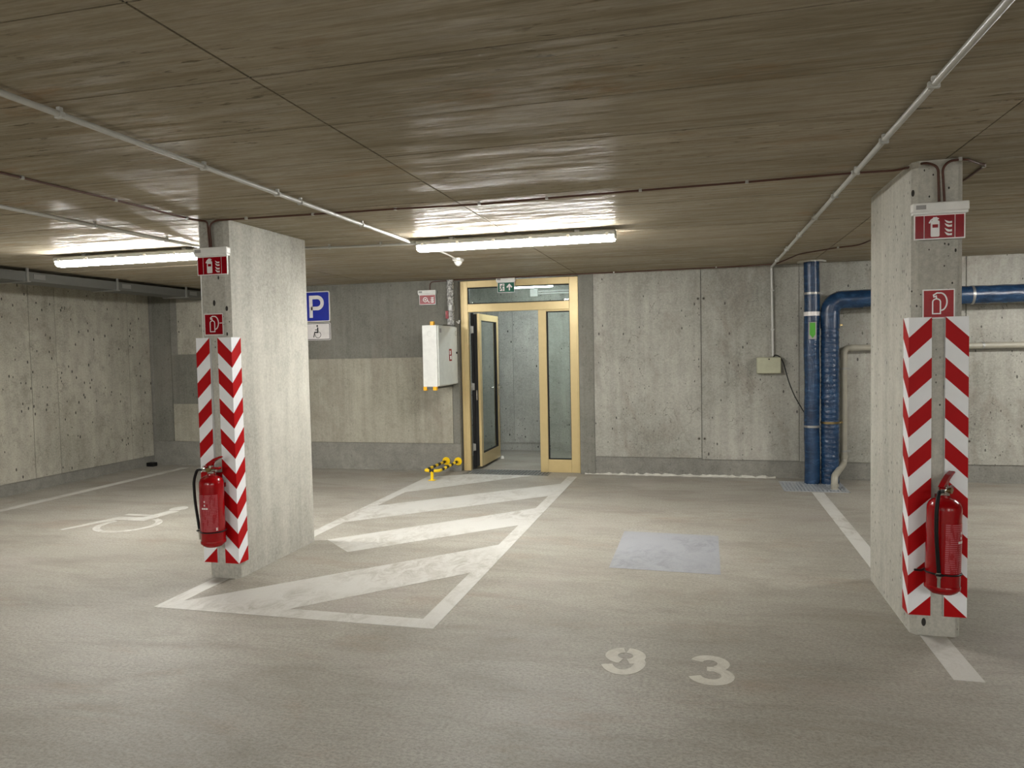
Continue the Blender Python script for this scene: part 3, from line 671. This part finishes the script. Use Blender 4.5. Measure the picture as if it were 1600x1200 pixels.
root = thing('cable_tray', 'grey metal cable tray under the ceiling along the left wall', 'cable tray', (-6.8, 2.0, 2.36))
part('tray_side', g_box(-6.645, -6.63, -6, YW-0.01, 2.375, 2.462), 'tray', root); part('tray_side', g_box(-6.96, -6.945, -6, YW-0.01, 2.375, 2.462), 'tray', root)
part('tray_bottom', g_box(-6.96, -6.63, -6, YW-0.01, 2.368, 2.376), 'tray', root)
for y in (1.0, 2.4, 3.8, 5.1, 6.1, 7.3, 8.5):
    part('hanger', join(g_box(-6.98, -6.60, y-0.02, y+0.02, 2.356, 2.368), g_box(-6.625, -6.612, y-0.012, y+0.012, 2.36, H), g_box(-6.975, -6.962, y-0.012, y+0.012, 2.36, H)), 'steel', root)
    part('splice_plate', g_box(-6.629, -6.624, y+0.08, y+0.22, 2.395, 2.445), 'steel', root)

root = thing('motion_sensor', 'white ceiling motion sensor behind the lamp near the exit door', 'sensor', (-2.34, 7.1, 2.42))
part('arm', g_tube(rounded([(-2.30, 6.05, 2.492), (-2.33, 6.8, 2.492), (-2.34, 7.02, 2.485)], 0.05), 0.008, 8), 'sensor', root, True)
part('base', g_box(-2.385, -2.30, 7.04, 7.16, 2.47, H, 0.008), 'sensor', root)
part('lens', g_lathe([(0.012, -0.045), (0.03, -0.03), (0.042, -0.008), (0.042, 0.004)], (-2.342, 7.10, 2.468), 20), 'white', root, True)

# ---------------------------------------------------------------- glazed door
D = thing('door_1', None, None, (-2.24, 9.2, 0), kind='structure'); D['label'] = 'gold framed glazed exit door standing open, with side pane and top pane'
FY0, FY1 = 9.19, 9.255
fx = lambda x0, x1, z0, z1, d=0.0: g_box(x0, x1, FY0-d, FY1, z0, z1, 0.004)
part('jamb', fx(-3.015, -2.918, 0.0, 2.477), 'gold', D); part('jamb', fx(-1.578, -1.467, 0.0, 2.477), 'gold', D)
part('frame_head', fx(-2.918, -1.578, 2.392, 2.477), 'gold', D); part('transom_bar', fx(-2.918, -1.578, 2.074, 2.178), 'gold', D)
part('mullion', fx(-1.982, -1.878, 0.0, 2.074), 'gold', D); part('bottom_rail', fx(-1.878, -1.578, 0.0, 0.165), 'gold', D)
part('side_rail_top', fx(-1.878, -1.578, 2.052, 2.074), 'gold', D)
part('jamb_bead', g_box(-2.985, -2.972, FY0-0.006, FY0, 0.0, 2.477), 'gold', D); part('jamb_bead', g_box(-1.50, -1.488, FY0-0.006, FY0, 0.0, 2.477), 'gold', D)
gk = lambda x0, x1, z0, z1: join(g_box(x0, x0+0.010, FY0+0.012, FY1, z0, z1), g_box(x1-0.005, x1, FY0+0.012, FY1, z0, z1), g_box(x0, x1, FY0+0.012, FY1, z1-0.010, z1), g_box(x0, x1, FY0+0.012, FY1, z0, z0+0.010))
part('gasket', gk(-1.877, -1.579, 0.166, 2.051), 'black_gap', D); part('gasket', gk(-2.917, -1.579, 2.179, 2.391), 'black_gap', D)
part('pane', g_box(-1.872, -1.584, 9.222, 9.230, 0.17, 2.047), 'glass', D); part('pane', g_box(-2.912, -1.584, 9.222, 9.230, 2.183, 2.387), 'glass', D)
# open leaf, swung into the vestibule
LYa, LYb, lx = 9.335, 10.27, -2.868
leaf = part('door_leaf', join(g_box(lx, lx+0.062, LYa, LYa+0.085, 0.035, 2.06), g_box(lx, lx+0.062, LYb-0.085, LYb, 0.035, 2.06), g_box(lx, lx+0.062, LYa+0.085, LYb-0.085, 1.975, 2.06), g_box(lx, lx+0.062, LYa+0.085, LYb-0.085, 0.035, 0.20)), 'gold', D)
part('leaf_gasket', join(g_box(lx+0.02, lx+0.058, LYb-0.097, LYb-0.085, 0.20, 1.975), g_box(lx+0.02, lx+0.058, LYa+0.085, LYa+0.092, 0.20, 1.975), g_box(lx+0.02, lx+0.058, LYa+0.09, LYb-0.09, 0.20, 0.21), g_box(lx+0.02, lx+0.058, LYa+0.09, LYb-0.09, 1.965, 1.975)), 'black_gap', leaf)
part('leaf_pane', g_box(lx+0.03, lx+0.038, LYa+0.09, LYb-0.09, 0.205, 1.97), 'glass', leaf)
part('leaf_edge', g_box(lx-0.012, lx+0.03, LYa-0.01, LYa, 0.04, 2.055), 'black_gap', leaf)
part('edge_seal', g_box(-2.916, lx-0.012, LYa-0.03, LYa+0.0, 0.02, 2.07), 'black_gap', D)
for z in (0.30, 1.10, 1.85): part('hinge', join(g_tube([(-2.905, 9.272, z-0.05), (-2.905, 9.272, z+0.05)], 0.012, 10), g_box(-2.912, -2.87, 9.27, 9.278, z-0.045, z+0.045)), 'steel', leaf, True)
part('lock_plate', g_box(lx+0.004, lx+0.02, LYa-0.014, LYa-0.01, 0.92, 1.05), 'chrome', leaf)
hd = part('handle', join(g_tube([(lx+0.06, LYb-0.05, 1.04), (lx+0.11, LYb-0.05, 1.04)], 0.009, 10), g_tube([(lx+0.11, LYb-0.045, 1.04), (lx+0.11, LYb-0.17, 1.04)], 0.009, 10), g_tube([(lx, LYb-0.05, 1.04), (lx-0.05, LYb-0.05, 1.04)], 0.009, 10), g_tube([(lx-0.05, LYb-0.045, 1.04), (lx-0.05, LYb-0.17, 1.04)], 0.009, 10), g_box(lx+0.06, lx+0.066, LYb-0.07, LYb-0.03, 0.93, 1.09)), 'chrome', leaf, True)
# door stop on the vestibule floor
g = g_lathe([(0.025, 0), (0.025, 0.01), (0.018, 0.035), (0.01, 0.04)], (-2.79, 10.30, 0), 16)
tag(obj('door_stop', g[0], g[1], 'sensor', smooth=True), 'small white door stop on the floor at the open door leaf', 'door stop')

# conduits and box seen through the glass above the door
def wallpipe(z, label, x0): tag(tube('vestibule_conduit', [(x0, 11.172, z), (0.0, 11.172, z)], 0.012, 'white', None, 8), label, 'conduit', 'vestibule conduits')
wallpipe(2.47, 'upper thin white conduit on the vestibule wall behind the top pane', -2.4)
wallpipe(2.62, 'topmost thin white conduit on the vestibule wall behind the top pane', -2.2)
wallpipe(2.435, 'lower thin white conduit on the vestibule wall behind the top pane', -2.4)
box_ = box('vestibule_junction_box', (-2.52, -2.40, 11.13, 11.187, 2.39, 2.51), 'white', None, 0.006); tag(box_, 'small white junction box on the vestibule wall behind the top pane', 'junction box')

# ---------------------------------------------------------------- hydrant cabinet, foil pipe, guard rail
root = thing('hose_cabinet', 'white steel fire hose cabinet mounted on the wall left of the door', 'cabinet', (-3.14, 8.75, 1.145))
cb = part('body', g_box(-3.245, -3.06, 8.385, YW-0.003, 1.145, 1.89, 0.006), 'offwhite', root)
dr = part('door', g_box(-3.058, -3.04, 8.395, 9.10, 1.155, 1.88, 0.005), 'cabgrey', root)
part('hose_label', g_box(-3.0405, -3.0385, 8.77, 8.87, 1.45, 1.60), 'red_sign', dr)
part('label_mark', g_box(-3.0387, -3.0380, 8.79, 8.83, 1.53, 1.58), 'sign_white', dr); part('label_mark', g_box(-3.0387, -3.0380, 8.80, 8.855, 1.47, 1.515), 'sign_white', dr)
part('type_plate', g_box(-3.0405, -3.0390, 8.43, 8.50, 1.80, 1.85), 'sticker', dr)
part('door_lock', g_tube([(-3.04, 9.06, 1.55), (-3.03, 9.06, 1.55)], 0.014, 12), 'black', dr, True)
part('knockout', join(g_ribbon(arc(0, 0, 0.03, 0.03, 40, 330, 16), 0.005, FRONT(-3.15, 8.386, 1.785), 0.002)), 'cabgrey', cb)
part('knockout', join(g_ribbon(arc(0, 0, 0.03, 0.03, 0, 330, 16), 0.004, FRONT(-3.15, 8.386, 1.235), 0.0015)), 'offwhite', cb)
part('knockout', g_ribbon(arc(0, 0, 0.03, 0.03, 60, 330, 16), 0.005, ((-3.04, 9.05, 1.80), (0, 1, 0), (0, 0, 1), (1, 0, 0)), 0.002), 'steel', dr)
for (x0, x1, z0, z1) in [(-3.14, -3.095, 1.888, 1.935), (-3.245, -3.20, 1.10, 1.147), (-3.12, -3.075, 1.10, 1.147)]:
    part('corner_cap', g_box(x0, x1, 8.38, 8.43, z0, z1, 0.004), 'orange', root)
part('mounting_rail', join(g_box(-3.20, -3.11, 8.39, 9.10, 1.115, 1.146), g_box(-3.11, -3.06, 8.6, 9.10, 1.89, 1.905)), 'tray', root)

zz = [1.908+i*0.02 for i in range(30)]
V, F = g_tube([(-3.10, 9.045, z) for z in zz], 0.044, 14, True, lambda i, k: 1+0.07*math.sin(i*2.1+k*1.7)+random.uniform(-0.05, 0.05))
root = thing('foil_wrapped_pipe', 'crinkled silver foil wrapped pipe rising from the white cabinet to ceiling', 'pipe', (-3.10, 9.045, 1.9))
part('foil_sleeve', (V, F), 'foil', root, True)
part('tape_collar', g_tube([(-3.10, 9.045, 2.10), (-3.10, 9.045, 2.16)], 0.050, 14), 'steel', root, True)
part('red_tag', g_box(-3.150, -3.115, 8.985, 9.0, 1.99, 2.09), 'red_sign', root)
o = part('hook', g_tube(rounded([(-3.04, YW-0.02, 1.955), (-3.02, YW-0.03, 1.935), (-3.01, YW-0.02, 1.93), (-3.005, YW-0.02, 1.97)], 0.01), 0.008, 8), 'sensor', root, True)

root = thing('guard_rail', 'low yellow and black tube guard on the wall under the white cabinet', 'guard rail', (-3.175, 8.42, 0))
xa, xb, zr, yf = -3.268, -3.082, 0.118, 8.42
path = rounded([(xa+0.035, YW-0.01, zr+0.015), (xa, yf, zr), (xb, yf, zr), (xb+0.012, YW-0.01, zr+0.015)], 0.05, 6)
part('tube', g_tube(path, 0.019, 14), 'yellow', root, True)
def band(p0, p1): part('black_band', g_tube([p0, p1], 0.0196, 14, True), 'black_print', root, True)
for k in range(4):
    for (xs_, xe) in ((xa, xa+0.035), (xb, xb+0.012)):
        t0 = 0.10+k*0.235; t1 = t0+0.115; q = lambda t: (xs_+(xe-xs_)*t, yf+(YW-0.01-yf)*t, zr+0.015*t)
        band(q(t0), q(t1))
band((-3.205, yf, zr), (-3.145, yf, zr))
for x in (xa+0.035, xb+0.012):
    part('flange', g_tube([(x, YW-0.012, zr+0.015), (x, YW-0.001, zr+0.015)], 0.052, 24), 'yellow', root, True)
part('post', g_tube([(-3.175, yf, 0.004), (-3.175, yf, zr)], 0.019, 14), 'yellow', root, True)
part('foot_plate', g_box(-3.215, -3.135, yf-0.035, yf+0.035, 0.002, 0.007), 'yellow', root)

# ---------------------------------------------------------------- pipes by the right-hand wall
PY = 8.86
def clamp(c, axis, r, parent, mat='steel'):
    c = Vector(c); a = Vector(axis)
    part('clamp', join(g_tube([c-a*0.012, c+a*0.012], r, 24), g_box(c.x+(r if a.z else 0)-0.004, c.x+(r+0.03 if a.z else 0.012), c.y-(0.012 if a.z else r+0.005), c.y+0.012, c.z-0.01, c.z+0.01)), mat, parent, True)
root = thing('blue_wrapped_pipe', 'straight vertical blue wrapped pipe with green arrow sticker', 'pipe', (1.225, PY, -0.05), 'blue wrapped pipes')
zs = [-0.055+i*0.04 for i in range(64)]+[H]
part('wrap', g_tube([(1.225+0.003*math.sin(z*7), PY, z) for z in zs], 0.083, 24, True, lambda i, k: 1+0.012*math.sin(k*3.3+i*0.15)+0.008*math.sin(i*1.9)), 'wrap', root, True)
for z in (2.135, 0.645): clamp((1.225, PY, z), (0, 0, 1), 0.087, root)
part('tape_band', g_tube([(1.225, PY, 1.885), (1.225, PY, 1.93)], 0.0865, 24), 'sign_white', root, True)
ar = part('sticker', g_box(1.180, 1.262, PY-0.0885, PY-0.083, 1.625, 1.815), 'sticker', root)
part('sticker_arrow', g_poly([(-0.028, 0.085), (0.028, 0.085), (0.03, -0.045), (0.0, -0.088), (-0.03, -0.045)], FRONT(1.221, PY-0.0885, 1.722), 0.001), 'green_arrow', ar)
part('ceiling_collar', g_poly([(0.15*math.cos(a)*random.uniform(0.8, 1.05), 0.13*math.sin(a)*random.uniform(0.85, 1.05)) for a in [i*math.pi/9 for i in range(18)]], ((1.225, PY+0.03, 2.485), (1, 0, 0), (0, 1, 0), (0, 0, 1)), 0.018), 'mortar', root)
root = thing('blue_wrapped_pipe', 'ringed blue wrapped pipe with an elbow running along the wall', 'pipe', (1.41, PY, -0.05), 'blue wrapped pipes')
low = [(1.414, PY, -0.055+i*0.011) for i in range(166)]
part('wrap', g_tube(low, 0.096, 24, True, lambda i, k: 1+0.055*abs(math.sin(i*0.62+0.5*math.sin(k*0.26+i*0.05)))**2*(0.45+0.55*math.sin(i*0.21+1)**2)-0.02+0.008*math.sin(k*0.52+i*0.15)), 'wrap_ring', root, True)
el = rounded([(1.414, PY, 1.74), (1.414, PY, 2.055), (1.75, PY, 2.055)], 0.24, 10)
part('elbow', g_tube(el, 0.101, 24, True, lambda i, k: 1+0.012*math.sin(i*2.2)), 'wrap', root, True)
part('wrap', g_tube([(1.72+i*0.05, PY, 2.06) for i in range(90)], 0.097, 24, True, lambda i, k: 1+0.02*math.sin(i*1.4+k)+0.012*math.sin(k*2.3+i*0.7)), 'wrap', root, True)
for z in (1.775, 0.69): clamp((1.414, PY, z), (0, 0, 1), 0.101, root, 'brass')
clamp((2.82, PY, 2.06), (1, 0, 0), 0.101, root)
root = thing('grey_drain_pipe', 'thin grey drain pipe bending down into the floor grating', 'pipe', (1.41, 8.47, -0.03))
gp = rounded([(6.0, 9.04, 1.518), (1.59, 9.04, 1.518), (1.59, 9.04, 0.20), (1.405, 8.53, 0.135), (1.405, 8.50, -0.05)], 0.07, 6)
part('pipe', g_tube(gp, 0.036, 16), 'greypipe', root, True)
for a, b in (((1.59, 9.04, 1.44), (1.59, 9.04, 1.40)), ((1.66, 9.04, 1.518), (1.72, 9.04, 1.518)), ((1.59, 9.04, 0.30), (1.59, 9.04, 0.26)), ((1.405, 8.506, 0.06), (1.405, 8.507, 0.03))):
    part('socket', g_tube([a, b], 0.041, 16), 'greypipe', root, True)
for (x, z, ax) in ((1.59, 1.285, (0, 0, 1)), (1.59, 0.345, (0, 0, 1)), (2.99, 1.518, (1, 0, 0))):
    clamp((x, 9.04, z), ax, 0.040, root)

root = thing('junction_box', 'olive grey junction box on the wall left of the blue pipes', 'junction box', (0.785, 9.08, 1.23))
part('case', g_box(0.65, 0.92, 9.045, YW-0.002, 1.235, 1.428, 0.012), 'boxgrey', root); part('lid', g_box(0.655, 0.915, 9.035, 9.047, 1.24, 1.423, 0.006), 'boxgrey', root)
part('lid_screw', g_tube([(0.785, 9.036, 1.405), (0.785, 9.032, 1.405)], 0.008, 10), 'black', root)
root = thing('black_cable', 'thin black cable drooping from the junction box to the blue pipe', 'cable', (0.84, 9.06, 0.8))
part('cable_run', g_tube(rounded([(0.835, 9.07, 1.425), (0.85, 9.06, 1.455), (0.90, 9.05, 1.44), (0.94, 9.04, 1.37), (1.0, 9.02, 1.13), (1.06, 9.0, 0.97), (1.16, 8.93, 0.78)], 0.08), 0.006, 8), 'black', root, True)

# floor gratings
def grating(g_, n, m, label, mat, bar='x'):
    x0, x1, y0, y1 = g_
    root = thing('floor_grating', label, 'grating', ((x0+x1)/2, (y0+y1)/2, -0.06))
    part('rim', join(g_box(x0, x1, y0, y0+0.018, -0.06, 0.003), g_box(x0, x1, y1-0.018, y1, -0.06, 0.003), g_box(x0, x0+0.018, y0, y1, -0.06, 0.003), g_box(x1-0.018, x1, y0, y1, -0.06, 0.003)), mat, root)
    part('pit_floor', g_box(x0, x1, y0, y1, -0.0599, -0.05), 'pit', root)
    p0 = None
    for i in range(n):
        x = x0+(x1-x0)*(i+0.5)/n
        if p0 is None: p0 = o_ = obj('bar', *g_box(-0.010, 0.010, -(y1-y0)/2+0.018, (y1-y0)/2-0.018, -0.03, 0.0), mat, root, world=False)
        else: o_ = p0.copy(); C.objects.link(o_)
        o_.location = Vector((x, (y0+y1)/2, 0.001))-ROOT[root.name]
    p0 = None
    for j in range(m):
        y = y0+(y1-y0)*(j+0.5)/m
        if p0 is None: p0 = o_ = obj('cross_bar', *g_box(-(x1-x0)/2+0.018, (x1-x0)/2-0.018, -0.005, 0.005, -0.025, 0.0), mat, root, world=False)
        else: o_ = p0.copy(); C.objects.link(o_)
        o_.location = Vector(((x0+x1)/2, y, 0.0005))-ROOT[root.name]
grating(GD, 26, 6, 'dark floor grating along the threshold of the exit door', 'grate_dark')
grating(GP, 18, 6, 'grey floor grating under the blue pipes', 'grate')
v, f = g_box(-7.735, -7.62, 8.93, 9.02, 0, 0.055, 0.006)
tag(obj('black_box', v, f, 'black'), 'small black box on the floor in the far left corner', 'box')

# ---------------------------------------------------------------- painted markings
PT = 0.0015
def mark(name, geo, mat, label, cat='marking', group=None): return tag(obj(name, geo[0], geo[1], mat, loc=None), label, cat, group)
fl = lambda pts: g_poly(pts, FLOOR, PT)
root = thing('hatched_marking', 'white hatched floor marking leading to the exit door', 'marking', (-2.4, 6.4, 0))
xo, xi, yo, yi, xr, xro = -3.325, -3.212, 3.848, 3.985, -1.580, -1.467
part('border_line', fl([(xo, yo), (xro, yo), (xr, yi), (xi, yi)]), 'paint', root)
part('border_line', fl([(xo, yo), (xi, yi), (xi, LY0-0.005), (xo, LY0-0.005)]), 'paint', root)
part('border_line', fl([(xo, LY1+0.005), (xi, LY1+0.005), (xi, 8.62), (xo, 8.74)]), 'paint', root)
part('border_line', fl([(xr, yi), (xro, yo), (xro, 8.90), (xr, 8.90)]), 'paint', root)
part('stripe', fl([(xi, 3.985), (-2.451, 3.985), (xr, 4.89), (xr, 5.66)]), 'paint', root)
part('stripe', fl([(-3.046, 5.565), (-2.70, 5.24), (xr, 6.33), (xr, 7.06)]), 'paint', root)
part('stripe', fl([(xi, 6.175), (xr, 7.68), (xr, 8.405), (xi, 6.92)]), 'paint', root)
part('stripe', fl([(xi, 7.66), (-2.03, 8.92), (-2.80, 8.92), (xi, 8.70)]), 'paint', root)
mark('bay_line', fl([(-7.14, 0.5), (-7.02, 0.5), (-7.02, 8.93), (-7.14, 8.93)]), 'paint', 'long white bay line beside the left wall', 'marking', 'white bay lines')
mark('bay_line', fl([(1.142, RY1+0.005), (1.256, RY1+0.005), (1.262, 8.28), (1.142, 8.28)]), 'paint', 'white bay line between the column and the grating under the blue pipes', 'marking', 'white bay lines')
mark('bay_line', fl([(1.126, 3.728), (1.256, 3.728), (1.256, RY0-0.005), (1.126, RY0-0.005)]), 'paint', 'short white bay line in front of the column with sideways extinguisher', 'marking', 'white bay lines')
root = thing('wheelchair_marking', 'white wheelchair symbol painted on the floor left of the column', 'marking', (-5.3, 6.0, 0))
part('head', fl(arc(-5.225, 6.465, 0.085, 0.10, 0, 345, 23)), 'paint', root)
part('figure', g_ribbon([(-5.185, 6.35), (-5.235, 5.975), (-5.52, 5.965), (-5.69, 5.47)], [0.13, 0.14, 0.11, 0.05], FLOOR, PT+0.0003), 'paint', root)
part('arm', g_ribbon([(-5.22, 6.13), (-5.57, 6.13)], 0.06, FLOOR, PT+0.0006), 'paint', root)
part('wheel', g_ribbon(arc(-5.205, 5.745, 0.262, 0.262, 70, -98, 22), 0.06, FLOOR, PT), 'paint', root)
part('wheel', g_ribbon(arc(-5.205, 5.745, 0.262, 0.262, -102, -205, 14), 0.06, FLOOR, PT), 'paint', root)
# stencilled 9 and 3
def layered(*geos):
    """overlapping paint strokes, each a hair above the last so that no two faces coincide"""
    out = []
    for k, (v, f) in enumerate(geos):
        out.append(([Vector((p[0], p[1], p[2]+(0.0003*k if p[2] > 0.0005 else -0.0))) for p in v], f))
    return join(*out)
def nine(cx, cy):
    lx, ly = cx-0.002, cy+0.062
    return layered(g_ribbon(arc(lx, ly, 0.070, 0.068, 84, -74, 16), 0.062, FLOOR, PT), g_ribbon(arc(lx, ly, 0.070, 0.068, 99, 256, 16), 0.062, FLOOR, PT),
        g_ribbon(arc(cx-0.006, cy-0.010, 0.083, 0.124, 28, -158, 22), [0.030]+[0.046]*2+[0.056]*20, FLOOR, PT))
def three(cx, cy):
    return layered(g_ribbon(arc(cx-0.005, cy+0.073, 0.066, 0.064, 165, -62, 16), 0.058, FLOOR, PT), g_ribbon(arc(cx-0.002, cy-0.066, 0.078, 0.074, 66, -165, 16), 0.06, FLOOR, PT), g_poly([(cx-0.02, cy-0.022), (cx+0.04, cy-0.022), (cx+0.05, cy+0.028), (cx-0.02, cy+0.028)], FLOOR, PT))
g = nine(-0.373, 3.635); mark('bay_number', g, 'paint_worn', 'worn white stencilled digit nine on the floor', 'marking', 'bay number digits')
g = three(0.043, 3.617); mark('bay_number', g, 'paint_worn', 'worn white stencilled digit three on the floor', 'marking', 'bay number digits')
mark('floor_patch', g_poly([(-0.638, 5.20), (0.130, 5.17), (0.140, 6.25), (-0.633, 6.28)], FLOOR, 0.001), 'patch', 'blue grey square patch coated on the floor between hatching and column', 'patch')
